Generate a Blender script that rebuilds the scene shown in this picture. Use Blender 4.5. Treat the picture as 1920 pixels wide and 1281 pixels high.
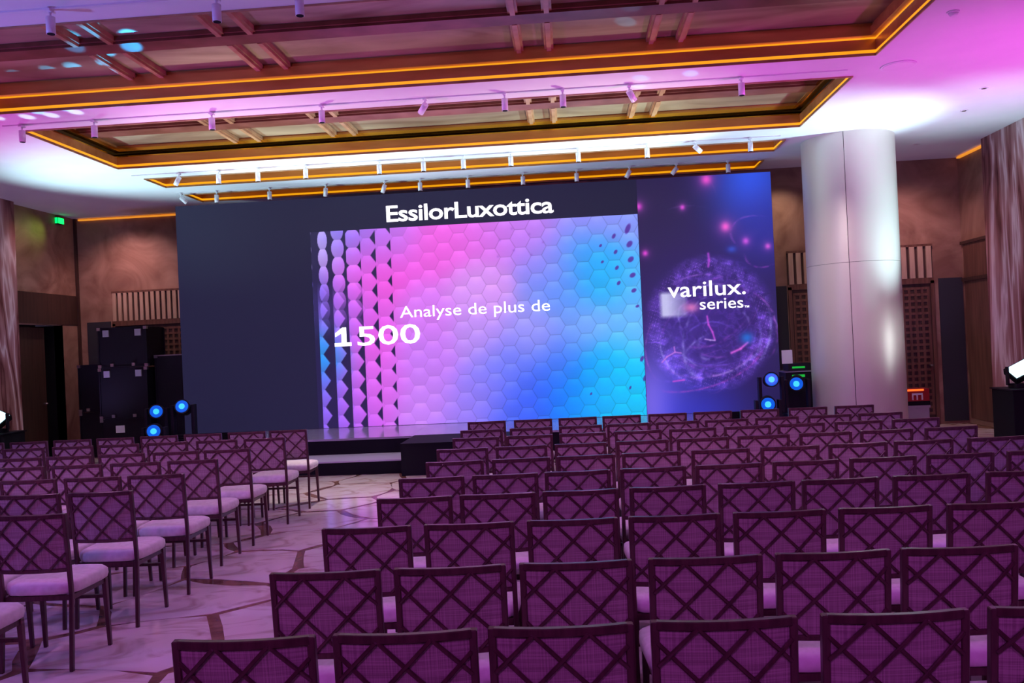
import bpy, bmesh, math, random
import numpy as np
from mathutils import Vector, Matrix
random.seed(7)
sc = bpy.context.scene
for o in list(bpy.data.objects): bpy.data.objects.remove(o, do_unlink=True)
C = sc.collection

# ------------------------------------------------------------------ camera
F_PX, YAW, PIT, ROL = 1600.25, 0.0667203, 0.0055066, -0.0464504
cyw, syw, cp, sp, cr, sr = math.cos(YAW), math.sin(YAW), math.cos(PIT), math.sin(PIT), math.cos(ROL), math.sin(ROL)
fwd = Vector((-syw*cp, cyw*cp, sp)); rt = Vector((cyw, syw, 0)); upv = rt.cross(fwd)
r_, u_ = rt*cr + upv*sr, -rt*sr + upv*cr
cd = bpy.data.cameras.new('camera'); cam = bpy.data.objects.new('camera', cd); C.objects.link(cam)
cam.matrix_world = Matrix(((r_.x, u_.x, -fwd.x, 0), (r_.y, u_.y, -fwd.y, 0), (r_.z, u_.z, -fwd.z, 1.73), (0, 0, 0, 1)))
cd.sensor_width = 36; cd.lens = F_PX/1920*36; cd.clip_start = .05
sc.camera = cam

# ------------------------------------------------------------------ world, exposure, lamps
sc.view_settings.view_transform = 'Standard'; sc.view_settings.look = 'None'
sc.view_settings.exposure = 0.0; sc.view_settings.gamma = 1; sc.view_settings.use_curve_mapping = False
w = bpy.data.worlds.new('world'); sc.world = w; w.use_nodes = True
w.node_tree.nodes['Background'].inputs[0].default_value = (.02, .015, .03, 1)

def spot(loc, to, watts, col, deg, blend=.8, rad=.1):
    l = bpy.data.lights.new('spot_lamp', 'SPOT'); l.energy = watts; l.color = col
    l.spot_size = math.radians(deg); l.spot_blend = blend; l.shadow_soft_size = rad
    o = bpy.data.objects.new('spot_lamp', l); C.objects.link(o); o.location = loc
    o.rotation_euler = (Vector(to)-Vector(loc)).to_track_quat('-Z', 'Y').to_euler(); return o
def point(loc, watts, col, rad=.3):
    l = bpy.data.lights.new('bulb_lamp', 'POINT'); l.energy = watts; l.color = col; l.shadow_soft_size = rad
    o = bpy.data.objects.new('bulb_lamp', l); C.objects.link(o); o.location = loc; return o
MAG = (.74, .10, 1); PINK = (1, .09, .95); BLUE = (.16, .2, 1); ICE = (.55, .88, 1); ROSE = (1, .52, .54)
# magenta wash from the back of the room over the seats
for x in (-5.5, -1.0, 3.5):
    spot((x, -2.6, 4.3), (x*.8+.4, 5.5, .6), 345, MAG, 80, 1, .25)
spot((-9.3, 1.5, 4.2), (-4.2, 7.5, .6), 720, BLUE, 70, 1, .2)
spot((6.6, 2.5, 4.2), (3.0, 7.0, .8), 260, BLUE, 60, 1, .2)
spot((-9.0, 5.0, .6), (-4.0, 6.2, 4.7), 950, (.20, .24, 1), 80, 1, .2)
# lilac downlights high over the seats, and a rose wash on the front rows
for x, y in ((-4.6, 4.6), (-4.4, 8.0), (-1.9, 6.2), (.6, 4.6), (1.2, 7.8), (3.6, 6.0)):
    spot((x, y, 4.62), (x, y, 0), 96, (.84, .34, 1), 120, 1, .08)
for x in (-4.2, 1.2):
    spot((x, 1.0, 4.5), (x, 9.2, .6), 420, (1, .32, .72), 34, 1, .15)
# pink uplights standing along the side walls
spot((6.4, 8.8, .5), (4.9, 10.0, 4.7), 820, PINK, 76, 1, .2)
spot((6.4, 9.5, .5), (-.6, 9.82, 4.7), 1100, PINK, 42, 1, .2)
spot((-8.9, 9.6, .5), (-6.3, 9.8, 4.7), 520, PINK, 80, 1, .2)
spot((-8.9, 9.7, .5), (-2.2, 9.82, 4.7), 1100, PINK, 42, 1, .2)
# ice-white wash lights beside the stage (fixtures built below), plus added fills
spot((6.28, 12.35, 1.25), (3.6, 12.5, 4.7), 1300, ICE, 54, 1, .12)
spot((6.0, 11.4, 1.2), (5.7, 12.1, 4.7), 330, ICE, 66, 1, .12)  # added lamp without fixture, spreads the ice tint over the right ceiling
spot((6.28, 12.35, 1.25), (-.4, 12.45, 4.7), 5200, ICE, 30, 1, .12)
spot((-9.1, 12.9, 1.25), (-6.2, 12.85, 4.7), 1300, ICE, 75, 1, .12)
spot((-9.1, 12.9, 1.25), (-2.4, 12.9, 4.7), 3000, ICE, 40, 1, .12)
spot((6.28, 12.30, 1.30), (4.78, 12.98, 1.62), 90, (.8, .95, 1), 36, 1, .4)  # extra spot added to make the soft highlight on the column
spot((-8.6, 14.3, .4), (-8.2, 14.9, 4.7), 70, (.5, .35, 1), 110, 1, .2)  # unseen violet fill added for the rear ceiling at left
spot((5.9, 14.6, .4), (5.6, 14.6, 4.7), 60, (.5, .4, 1), 110, 1, .2)  # same added violet fill at right
# unseen warm-white fills added low by the stage to brighten the pale coffer
spot((-5.75, 12.5, .3), (-3.9, 11.6, 5.0), 900, (1, .93, .78), 62, 1, .15)
spot((2.0, 12.4, .3), (.4, 11.6, 5.0), 900, (1, .93, .78), 62, 1, .15)
# track head over the floor in front of the stage, added fill on the column
spot((-2.8, 9.95, 4.45), (-2.9, 10.5, 0), 420, (1, .80, .82), 40, 1, .05)
spot((2.11, 9.95, 4.45), (4.3, 13.3, 2.3), 330, (1, .86, .95), 38, 1, .05)
# fill spots added to brighten the end walls
spot((-8.6, 15.6, 4.6), (-8.6, 16.5, 2.2), 120, ROSE, 120, 1, .06)
spot((-9.0, 14.4, 4.6), (-9.8, 15.4, 2.6), 22, ROSE, 110, 1, .06)
spot((5.76, 14.4, 4.6), (6.1, 15.5, 2.0), 120, ROSE, 110, 1, .06)
spot((3.75, 14.95, 4.6), (3.9, 15.55, 2.2), 55, (1, .7, .5), 110, 1, .06)

# narrow gobo beams of the stage lights on the ceiling
for X, Y, Z, c in ((-6.6, 9.62, 4.7, 0), (-6.25, 9.66, 4.7, 0), (-5.95, 9.66, 4.7, 0), (-5.62, 9.6, 4.7, 0), (-5.6, 9.1, 5.0, 1), (-5.3, 9.05, 5.0, 1), (-6.0, 9.15, 5.0, 1), (-4.9, 9.0, 5.0, 1), (-4.85, 8.3, 4.95, 1), (-4.5, 7.95, 4.95, 1), (-4.3, 8.4, 4.95, 1), (-4.75, 8.75, 4.95, 1)):
    spot((-6.28, 13.40, 1.15), (X, Y, Z), (1500, 3200)[c], ((.45, .8, 1), (.02, .42, 1))[c], 2.0, .6, .02)
for X, Y, Z in ((.95, 9.75, 4.7), (1.5, 9.7, 4.7), (.95, 10.05, 4.7), (.75, 8.9, 5.0), (.7, 8.2, 5.0)):
    spot((3.09, 13.45, 1.2), (X, Y, Z), 900, (.05, .5, 1), 2.0, .6, .02)

# ------------------------------------------------------------------ materials
def lin(c): return tuple(((v/255+.055)/1.055)**2.4 if v/255 > .04045 else v/255/12.92 for v in c)
def mat(name, base, rough=.5, metal=0, spec=.5, emit=None, es=0):
    m = bpy.data.materials.new(name); m.use_nodes = True; b = m.node_tree.nodes['Principled BSDF']
    b.inputs['Base Color'].default_value = (*base, 1); b.inputs['Roughness'].default_value = rough
    b.inputs['Metallic'].default_value = metal; b.inputs['Specular IOR Level'].default_value = spec
    if emit: b.inputs['Emission Color'].default_value = (*emit, 1); b.inputs['Emission Strength'].default_value = es
    return m
def nodes(m): return m.node_tree.nodes, m.node_tree.links, m.node_tree.nodes['Principled BSDF']
def noise_col(m, c1, c2, scale=3, detail=6, stretch=(1, 1, 1), lo=.35, hi=.65, bump=0, dist=0, rv=None):
    n, l, b = nodes(m)
    tc = n.new('ShaderNodeTexCoord'); mp = n.new('ShaderNodeMapping'); mp.inputs['Scale'].default_value = stretch
    nz = n.new('ShaderNodeTexNoise'); nz.inputs['Scale'].default_value = scale; nz.inputs['Detail'].default_value = detail
    nz.inputs['Distortion'].default_value = dist
    rp = n.new('ShaderNodeValToRGB'); rp.color_ramp.elements[0].position = lo; rp.color_ramp.elements[1].position = hi
    rp.color_ramp.elements[0].color = (*c1, 1); rp.color_ramp.elements[1].color = (*c2, 1)
    l.new(tc.outputs['Object'], mp.inputs[0]); l.new(mp.outputs[0], nz.inputs['Vector']); l.new(nz.outputs['Fac'], rp.inputs[0]); l.new(rp.outputs[0], b.inputs['Base Color'])
    if bump:
        bp = n.new('ShaderNodeBump'); bp.inputs['Strength'].default_value = bump; bp.inputs['Distance'].default_value = .01
        l.new(nz.outputs['Fac'], bp.inputs['Height']); l.new(bp.outputs[0], b.inputs['Normal'])
    return m
M = {}
M['ceiling'] = noise_col(mat('ceiling_paint', (.8, .8, .8), .7), (.78, .78, .78), (.82, .82, .81), 2)
M['gold'] = noise_col(mat('gold_trim', (.7, .4, .08), .38, .85), (.72, .38, .13), (.88, .52, .20), 6, stretch=(.2, 1, 1))
M['brass'] = mat('polished_brass', (.95, .6, .08), .2, 1)
M['goldleaf'] = noise_col(mat('gold_leaf_panel', (.5, .42, .25), .42, .6), (.22, .14, .085), (.54, .46, .30), 1.6, 9, (.35, 1, 1), .3, .7, .15, 1.2)
M['rib'] = noise_col(mat('coffer_rib_wood', (.4, .22, .1), .35, .3), (.38, .20, .10), (.52, .32, .17), 5)
M['crossbeam'] = noise_col(mat('red_brown_beam', (.2, .07, .05), .35, .2), (.14, .045, .03), (.22, .08, .06), 4)
M['line'] = mat('gold_trim_painted_glow', (1, .5, .05), .5, emit=(1, .44, .005), es=.8)  # emission put into gold trim in place of reflected warm light
M['darkgap'] = mat('shadow_gap', (.02, .012, .01), .9)
M['amber'] = mat('amber_led', (1, .5, .05), .5, emit=(1, .42, .02), es=2.2)
M['amberdim'] = mat('dim_amber_led', (1, .5, .05), .5, emit=(1, .36, .03), es=.7)
M['tan'] = noise_col(mat('tan_stone_panel', (.35, .2, .14), .6), (.20, .10, .07), (.42, .26, .19), 1.1, 10, (1, 1, 1), .3, .72, .1, 2.0)
M['wood'] = noise_col(mat('brown_wood', (.12, .05, .03), .45), (.10, .045, .03), (.17, .08, .055), 3, 8, (6, 6, .4))
M['darkwood'] = noise_col(mat('dark_wood', (.05, .025, .018), .5), (.04, .02, .015), (.07, .035, .026), 3, 8, (6, 6, .4))
M['slat'] = noise_col(mat('pale_slat', (.5, .36, .25), .45), (.44, .31, .22), (.55, .41, .30), 4, 6, (4, 4, .5))
M['darkpanel'] = mat('slate_fabric', (.025, .027, .04), .8)
def onyx():
    m = mat('striped_onyx', (.5, .3, .3), .18); n, l, b = nodes(m)
    tc = n.new('ShaderNodeTexCoord'); mp = n.new('ShaderNodeMapping'); mp.inputs['Scale'].default_value = (1, 1, .14)
    nz = n.new('ShaderNodeTexNoise'); nz.inputs['Scale'].default_value = 1.1; nz.inputs['Detail'].default_value = 5; nz.inputs['Distortion'].default_value = .4
    mu = n.new('ShaderNodeMath'); mu.operation = 'MULTIPLY'; mu.inputs[1].default_value = 16
    fr = n.new('ShaderNodeMath'); fr.operation = 'PINGPONG'; fr.inputs[1].default_value = 1
    rp = n.new('ShaderNodeValToRGB'); e = rp.color_ramp.elements
    e[0].color = (.13, .04, .04, 1); e[1].color = (.82, .66, .66, 1); e.new(.4).color = (.38, .17, .16, 1); e.new(.75).color = (.50, .28, .27, 1)
    l.new(tc.outputs['Object'], mp.inputs[0]); l.new(mp.outputs[0], nz.inputs['Vector']); l.new(nz.outputs['Fac'], mu.inputs[0]); l.new(mu.outputs[0], fr.inputs[0]); l.new(fr.outputs[0], rp.inputs[0]); l.new(rp.outputs[0], b.inputs['Base Color']); return m
M['onyx'] = onyx()
M['column'] = noise_col(mat('champagne_satin', (.62, .55, .46), .42, .25), (.64, .57, .50), (.70, .63, .55), 1.5, 3, (1, 1, .1))
M['marble'] = noise_col(mat('cream_marble', (.7, .62, .58), .12), (.34, .19, .12), (.74, .66, .62), 1.6, 12, (1, 1.7, 1), .26, .47, 0, 2.0)
M['inlay'] = noise_col(mat('brown_marble_inlay', (.2, .1, .06), .15), (.12, .055, .03), (.30, .16, .10), 3, 10, dist=1.5)
M['stage'] = mat('black_stage_gloss', (.40, .37, .46), .14, spec=1)
M['black'] = mat('matte_black', (.006, .006, .009), .75, spec=.2)
M['tread'] = mat('grey_step_carpet', (.5, .46, .55), .55)
M['blackbox'] = mat('black_case_laminate', (.008, .008, .013), .5, spec=.3)
M['led'] = mat('dark_led_tiles', (.010, .010, .016), .6, spec=.3, emit=lin((34, 33, 64)), es=.85)
M['alu'] = mat('aluminium_edge', (.45, .45, .48), .35, .9)
M['steel'] = mat('steel_corner', (.7, .7, .72), .3, 1)
M['paper'] = mat('white_paper', (.8, .8, .82), .8)
M['white'] = mat('white_metal', (.82, .82, .84), .35)
M['chairwood'] = noise_col(mat('dark_bronze_wood', (.15, .07, .07), .28, .15), (.065, .024, .028), (.11, .045, .05), 6, 4, (8, 8, 1))
def weave():
    m = mat('woven_fabric', (.36, .27, .27), .8); n, l, b = nodes(m)
    tc = n.new('ShaderNodeTexCoord'); outs = []
    for st in ((2, 1, 160), (160, 1, 2)):
        mp = n.new('ShaderNodeMapping'); mp.inputs['Scale'].default_value = st
        nz = n.new('ShaderNodeTexNoise'); nz.inputs['Scale'].default_value = 1.3; nz.inputs['Detail'].default_value = 2
        l.new(tc.outputs['Object'], mp.inputs[0]); l.new(mp.outputs[0], nz.inputs['Vector']); outs.append(nz.outputs['Fac'])
    ad = n.new('ShaderNodeMath'); ad.operation = 'ADD'; l.new(outs[0], ad.inputs[0]); l.new(outs[1], ad.inputs[1])
    rp = n.new('ShaderNodeValToRGB'); rp.color_ramp.elements[0].position = .42; rp.color_ramp.elements[1].position = .6
    rp.color_ramp.elements[0].color = (.25, .17, .18, 1); rp.color_ramp.elements[1].color = (.44, .33, .33, 1)
    hv = n.new('ShaderNodeMath'); hv.operation = 'MULTIPLY'; hv.inputs[1].default_value = .5
    l.new(ad.outputs[0], hv.inputs[0]); l.new(hv.outputs[0], rp.inputs[0]); l.new(rp.outputs[0], b.inputs['Base Color']); return m
M['weave'] = weave()
M['seat'] = noise_col(mat('cream_upholstery', (.8, .74, .72), .7), (.74, .68, .66), (.84, .79, .77), 30, 3, bump=.05)
M['lensblue'] = mat('blue_lens_glow', (0, .1, .4), .2, emit=(.003, .09, .62), es=1.0)
M['lenscore'] = mat('cyan_lens_core', (.2, .6, 1), .2, emit=(.01, .5, 1), es=1.3)
M['ice'] = mat('ice_white_led', (.8, .9, 1), .3, emit=(.55, .93, 1), es=1.8)
M['green'] = mat('green_exit_glow', (0, .5, .1), .4, emit=(0, .75, .10), es=2.5)
M['greendisp'] = mat('green_display', (0, .3, .05), .4, emit=(.01, .45, .03), es=.8)
M['red'] = mat('red_enamel', (.35, .02, .02), .4)
M['orange'] = mat('orange_glow_strip', (.8, .2, .03), .4, emit=(1, .16, .02), es=1.2)
M['lilac'] = mat('grey_plastic', (.35, .33, .38), .6)
M['text'] = mat('white_led_text', (1, 1, 1), .5, emit=(1, 1, 1), es=1.25)
def attr_emit(name, strength):
    m = bpy.data.materials.new(name); m.use_nodes = True; n, l, b = nodes(m)
    a = n.new('ShaderNodeAttribute'); a.attribute_name = 'pixel'
    b.inputs['Base Color'].default_value = (.02, .02, .03, 1); b.inputs['Roughness'].default_value = .6
    l.new(a.outputs['Color'], b.inputs['Emission Color']); b.inputs['Emission Strength'].default_value = strength; return m
M['display'] = attr_emit('led_picture', 1.0)

# ------------------------------------------------------------------ helpers
def bm_box(bm, x0, x1, y0, y1, z0, z1):
    v = [bm.verts.new(p) for p in ((x0,y0,z0),(x1,y0,z0),(x1,y1,z0),(x0,y1,z0),(x0,y0,z1),(x1,y0,z1),(x1,y1,z1),(x0,y1,z1))]
    for f in ((3,2,1,0),(4,5,6,7),(0,1,5,4),(1,2,6,5),(2,3,7,6),(3,0,4,7)): bm.faces.new([v[i] for i in f])
    return v
def bm_bar(bm, pts, w, h, wend=None, hend=None, side=None):
    """square bar along points; w is along `side`, h across it"""
    rings = []
    for i, p in enumerate(pts):
        p = Vector(p); d = (Vector(pts[min(i+1, len(pts)-1)]) - Vector(pts[max(i-1, 0)])).normalized()
        s = Vector(side) if side else (Vector((1, 0, 0)) if abs(d.x) < .9 else Vector((0, 1, 0)))
        s = (s - d*s.dot(d)).normalized(); t = d.cross(s)
        k = i/(len(pts)-1); ww = w + ((wend if wend is not None else w)-w)*k; hh = h + ((hend if hend is not None else h)-h)*k
        rings.append([bm.verts.new(p + s*a*ww/2 + t*b*hh/2) for a, b in ((-1,-1),(1,-1),(1,1),(-1,1))])
    for a, b in zip(rings, rings[1:]):
        for j in range(4): bm.faces.new((a[j], a[(j+1) % 4], b[(j+1) % 4], b[j]))
    bm.faces.new(rings[0][::-1]); bm.faces.new(rings[-1])
def bm_cyl(bm, a, b, r0, r1=None, seg=16, caps=True):
    a, b = Vector(a), Vector(b); r1 = r0 if r1 is None else r1; d = (b-a).normalized()
    s = d.orthogonal().normalized(); t = d.cross(s); R = []
    for p, r in ((a, r0), (b, r1)): R.append([bm.verts.new(p + (s*math.cos(2*math.pi*i/seg) + t*math.sin(2*math.pi*i/seg))*r) for i in range(seg)])
    for i in range(seg): bm.faces.new((R[0][i], R[0][(i+1) % seg], R[1][(i+1) % seg], R[1][i]))
    if caps: bm.faces.new(R[0][::-1]); bm.faces.new(R[1])
def mesh(bm, name, bevel=0, smooth=False, segs=2):
    if bevel: bmesh.ops.bevel(bm, geom=bm.edges[:], offset=bevel, segments=segs, affect='EDGES', profile=.6)
    bmesh.ops.recalc_face_normals(bm, faces=bm.faces)
    me = bpy.data.meshes.new(name); bm.to_mesh(me); bm.free()
    if smooth:
        for p in me.polygons: p.use_smooth = True
    return me
def link(name, me, m, parent=None, loc=(0, 0, 0)):
    if m is not None and len(me.materials) == 0: me.materials.append(m)
    o = bpy.data.objects.new(name, me); C.objects.link(o); o.location = loc
    if parent: o.parent = parent
    return o
def box(name, x0, x1, y0, y1, z0, z1, m, parent=None, bevel=0):
    bm = bmesh.new(); bm_box(bm, x0, x1, y0, y1, z0, z1); return link(name, mesh(bm, name, bevel), m, parent)
def cyl(name, a, b, r, m, parent=None, r1=None, seg=20, smooth=True):
    bm = bmesh.new(); bm_cyl(bm, a, b, r, r1, seg); me = mesh(bm, name)
    if smooth:
        for p in me.polygons:
            if len(p.vertices) == 4: p.use_smooth = True
    return link(name, me, m, parent)
def tag(o, label, cat, group=None):
    o['label'] = label; o['category'] = cat
    if group: o['group'] = group
    return o
def thing(name, label, cat, loc=(0, 0, 0), rz=0, group=None):
    o = bpy.data.objects.new(name, None); C.objects.link(o); o.location = loc; o.rotation_euler = (0, 0, rz); o.empty_display_size = .1
    return tag(o, label, cat, group)
def struct(o): o['kind'] = 'structure'; return o
def copy_tree(o, parent=None):
    c = o.copy(); C.objects.link(c); c.parent = parent
    for ch in KIDS.get(o.name, ()): copy_tree(ch, c)
    return c
KIDS = {}
def note_kids(root):
    KIDS[root.name] = [o for o in C.objects if o.parent == root]
    for k in KIDS[root.name]: note_kids(k)

ZC = 4.7; XL, XR, YB_L, YB_R, YN = -9.85, 7.0, 16.6, 15.6, -4.0
# ------------------------------------------------------------------ floor: brown marble with cream slabs let in
fl = struct(box('floor', XL-.2, XR+.2, YN, YB_L+.2, -.08, -.003, M['inlay']))
tag(fl, 'polished brown marble floor with irregular cream marble slabs', 'floor')
S = .62; vert = {}
def vkey(x, y): return (round(x, 2), round(y, 2))
def jit(x, y):
    k = vkey(x, y)
    if k not in vert: vert[k] = (x + random.uniform(-.15, .15), y + random.uniform(-.15, .15))
    return vert[k]
cells = []
for ci in range(-12, 9):
    for ri in range(-2, 20):
        cx = ci*1.5*S; cy = ri*math.sqrt(3)*S*.86 + (ci % 2)*math.sqrt(3)*S*.43
        if not (XL+.3 < cx < XR-.2 and -.6 < cy < 16.2): continue
        P = [jit(cx+S*math.cos(a*math.pi/3), cy+S*.86*math.sin(a*math.pi/3)) for a in range(6)]
        cells.append((cx, cy, P))
cells.sort(key=lambda c: abs(c[0]+2.4)+.35*abs(c[1]-6)); rest = bmesh.new()
for n_, (cx, cy, P) in enumerate(cells):
    mx = sum(p[0] for p in P)/6; my = sum(p[1] for p in P)/6
    Q = []
    for p in P:
        d = math.hypot(p[0]-mx, p[1]-my); k = 1-random.uniform(.008, .065)/d
        Q.append((max(XL+.01, min(XR-.01, mx+(p[0]-mx)*k))-mx, my+(p[1]-my)*k-my))
    bm = bmesh.new() if n_ < 280 else rest; ox, oy = (0, 0) if n_ < 280 else (mx, my)
    R = []
    for i in range(6):      # gently wavy edges
        a, b = Q[i], Q[(i+1) % 6]; nx, ny = b[1]-a[1], a[0]-b[0]; bow = random.uniform(-.10, .10)
        for t in (0, .35, .7): R.append((a[0]+(b[0]-a[0])*t + nx*bow*math.sin(math.pi*t), a[1]+(b[1]-a[1])*t + ny*bow*math.sin(math.pi*t)))
    top = [bm.verts.new((x+ox, y+oy, 0)) for x, y in R]; bot = [bm.verts.new((x+ox, y+oy, -.003)) for x, y in R]
    bm.faces.new(top)
    for i in range(len(R)): bm.faces.new((bot[i], bot[(i+1) % len(R)], top[(i+1) % len(R)], top[i]))
    if n_ < 280: link('slab', mesh(bm, 'slab'), M['marble'], fl, (mx, my, 0))
link('outer_slabs', mesh(rest, 'outer_slabs'), M['marble'], fl)['kind'] = 'stuff'

# ------------------------------------------------------------------ ceiling with four openings
COF = [(-6.7, 3.45, 7.08, 9.45), (-6.7, 3.45, 10.2, 12.5), (-6.7, 3.45, 13.3, 14.05), (-6.7, 3.45, 14.75, 15.5)]
bm = bmesh.new()
xa, xb = COF[0][0], COF[0][1]
bm_box(bm, XL-.2, xa, YN, YB_L+.2, ZC, ZC+.012); bm_box(bm, xb, XR+.2, YN, YB_L+.2, ZC, ZC+.012)
ys = [YN] + [v for c in COF for v in c[2:]] + [YB_L+.2]
for i in range(0, len(ys), 2): bm_box(bm, xa, xb, ys[i], ys[i+1], ZC, ZC+.012)
bm_box(bm, XL-.2, XR+.2, YN, YB_L+.2, 5.12, 5.15)   # slab above the coffers
ce = struct(link('ceiling', mesh(bm, 'ceiling'), M['ceiling'])); tag(ce, 'smooth white painted ceiling around the gold coffers', 'ceiling')
names = ['large gold ceiling coffer nearest the camera with dark wine-toned panels', 'large gold ceiling coffer with pale gold-leaf panels, second from camera',
         'narrow gold ceiling trough behind the pale panelled coffer', 'narrow gold ceiling trough directly above the top of the big screen']
RIBX = (-4.82, -4.46, -3.34, -3.02, -.40, -.07, 1.04, 1.36)
def frame(name, x0, x1, y0, y1, z0, z1, t, m, parent, inward):
    """four boards around the rectangle; t thick, inside the rectangle when inward"""
    a, b = (0, t) if inward else (-t, 0)
    box(name, x0+a-(0 if inward else 0), x1-a, y0+a, y0+b, z0, z1, m, parent)
    box(name, x0+a, x1-a, y1-b, y1-a, z0, z1, m, parent)
    box(name, x0+a, x0+b, y0+b, y1-b, z0, z1, m, parent)
    box(name, x1-b, x1-a, y0+b, y1-b, z0, z1, m, parent)
for ci, (x0, x1, y0, y1) in enumerate(COF):
    big = ci < 2; t = thing('coffer', names[ci], 'coffer', group='gold coffers in the ceiling')
    zt = ZC+.165
    frame('fascia', x0, x1, y0, y1, ZC+.05, zt, .03, M['gold'], t, False)
    frame('bead', x0, x1, y0, y1, ZC+.012, ZC+.05, .03, M['line'], t, False)  # glowing colour imitates the sheen on the gold bead
    frame('edge_shade_strip', x0, x1, y0, y1, ZC-.018, ZC+.012, .012, M['rib'], t, True)  # brown strip stands in for the shadow line round the opening
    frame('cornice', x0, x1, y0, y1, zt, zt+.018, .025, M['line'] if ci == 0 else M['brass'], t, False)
    if not big:
        box('panel', x0-.2, x1+.2, y0-.1, y1+.1, ZC+.30, ZC+.32, M['goldleaf'], t)
        frame('upstand', x0, x1, y0, y1, zt+.03, ZC+.30, .05, M['gold'], t, False)
        box('light_strip', x0+.05, x1-.05, y0+.015, y0+.04, zt+.031, zt+.045, M['amber'], t)
        continue
    if ci == 1: frame('shadow_gap', x0-.10, x1+.10, y0-.10, y1+.10, zt, zt+.07, .03, M['darkgap'], t, False)
    frame('moulding', x0-.02, x1+.02, y0-.02, y1+.02, zt+(.018 if ci == 0 else .07), zt+.115, .09, M['gold' if ci == 0 else 'brass'], t, True)
    frame('upper_moulding', x0-.02, x1+.02, y0-.02, y1+.02, zt+.115, zt+.16, .06, M['gold'], t, True)
    zp = zt+.16
    yb0, yb1 = (8.30, 8.55) if ci == 0 else (11.40, 11.68)
    xs = [x0-.12] + [v for i in range(0, 8, 2) for v in (RIBX[i], RIBX[i+1])] + [x1+.12]
    for i in range(len(xs)-1):
        for ya, yb in ((y0-.12, (yb0+yb1)/2), ((yb0+yb1)/2, y1+.12)):
            box('panel', xs[i]+.002, xs[i+1]-.002, ya+.002, yb-.002, zp, zp+.02, M['goldleaf'], t)
    for x in RIBX:
        for ya, yb in ((y0+.04, yb0), (yb1, y1-.04)):
            rb = box('rib', x-.05, x+.05, ya, yb, zp-.05, zp, M['rib'], t)
            box('rib_bead', x-.025, x+.025, ya, yb, zp-.075, zp-.05, M['rib'], rb)
    box('cross_beam', x0+.04, x1-.04, yb0, yb1, zp-.07, zp, M['crossbeam'], t)
    box('cross_bead', x0+.04, x1-.04, yb0-.03, yb0, zp-.045, zp, M['crossbeam'], t)
    if ci == 5: frame('light_strip', x0-.06, x1+.06, y0-.06, y1+.06, zt+.005, zt+.018, .02, M['amber'], t, True)

# ------------------------------------------------------------------ walls
def wall(name, x0, x1, y0, y1, z0, z1, m, label):
    o = struct(box(name, x0, x1, y0, y1, z0, z1, m)); tag(o, label, 'wall'); return o
# left side wall with doorway (near Y 14.7..16)
wl = wall('wall_left', XL-.15, XL, YN, 14.5, 0, ZC, M['tan'], 'mottled tan stone side wall at the left')
bm = bmesh.new(); bm_box(bm, XL-.15, XL, 14.5, YB_L, 2.54, ZC); bm_box(bm, XL-.15, XL, 16.0, YB_L, 0, 2.54)
link('panel', mesh(bm, 'panel'), M['tan'], wl)
box('transom_panel', XL-.02, XL+.015, 14.55, 16.55, 2.56, 3.14, M['darkwood'], wl)
box('recess_back', XL-.7, XL-.65, 14.3, 16.2, 0, 2.6, M['darkwood'], wl)
box('reveal', XL-.7, XL-.0, 16.0, 16.05, 0, 2.54, M['black'], wl)
box('corner_post', XL, XL+.05, YB_L-.05, YB_L, 0, ZC, M['darkwood'], wl)
dl = struct(box('door_1', XL-.22, XL-.16, 14.6, 15.7, 0, 2.5, M['darkwood'])); tag(dl, 'dark wooden door in the recess at left wall', 'door')
hd = cyl('door_handle', (XL-.16, 15.6, 1.05), (XL-.08, 15.6, 1.05), .015, M['alu'], dl)
wr = wall('wall_right', XR, XR+.15, YN, YB_R+.15, 0, ZC, M['tan'], 'mottled tan stone side wall at the right')
box('niche_panel', XR-.02, XR, 14.25, 15.5, 2.56, 3.15, M['wood'], wr)
box('niche_rail', XR-.05, XR, 14.2, 15.55, 3.15, 3.2, M['darkwood'], wr)
box('niche_rail', XR-.05, XR, 14.2, 15.55, 2.5, 2.56, M['darkwood'], wr)
box('lower_panel', XR-.02, XR, 14.25, 15.5, .1, 2.5, M['wood'], wr)
bk = wall('wall_rear', XL, XR, YN-.15, YN, 0, ZC, M['tan'], 'plain wall behind the camera')
# onyx pilasters
pl = struct(box('trim_1', XL, XL+.15, 10.2, 14.5, 0, ZC, M['onyx'])); tag(pl, 'pink striped onyx pilaster at the left edge', 'pilaster')
pr = struct(box('trim_2', 6.73, XR, 10.2, 14.15, 0, ZC, M['onyx'])); tag(pr, 'pink striped onyx pilaster at the right edge', 'pilaster')
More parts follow.
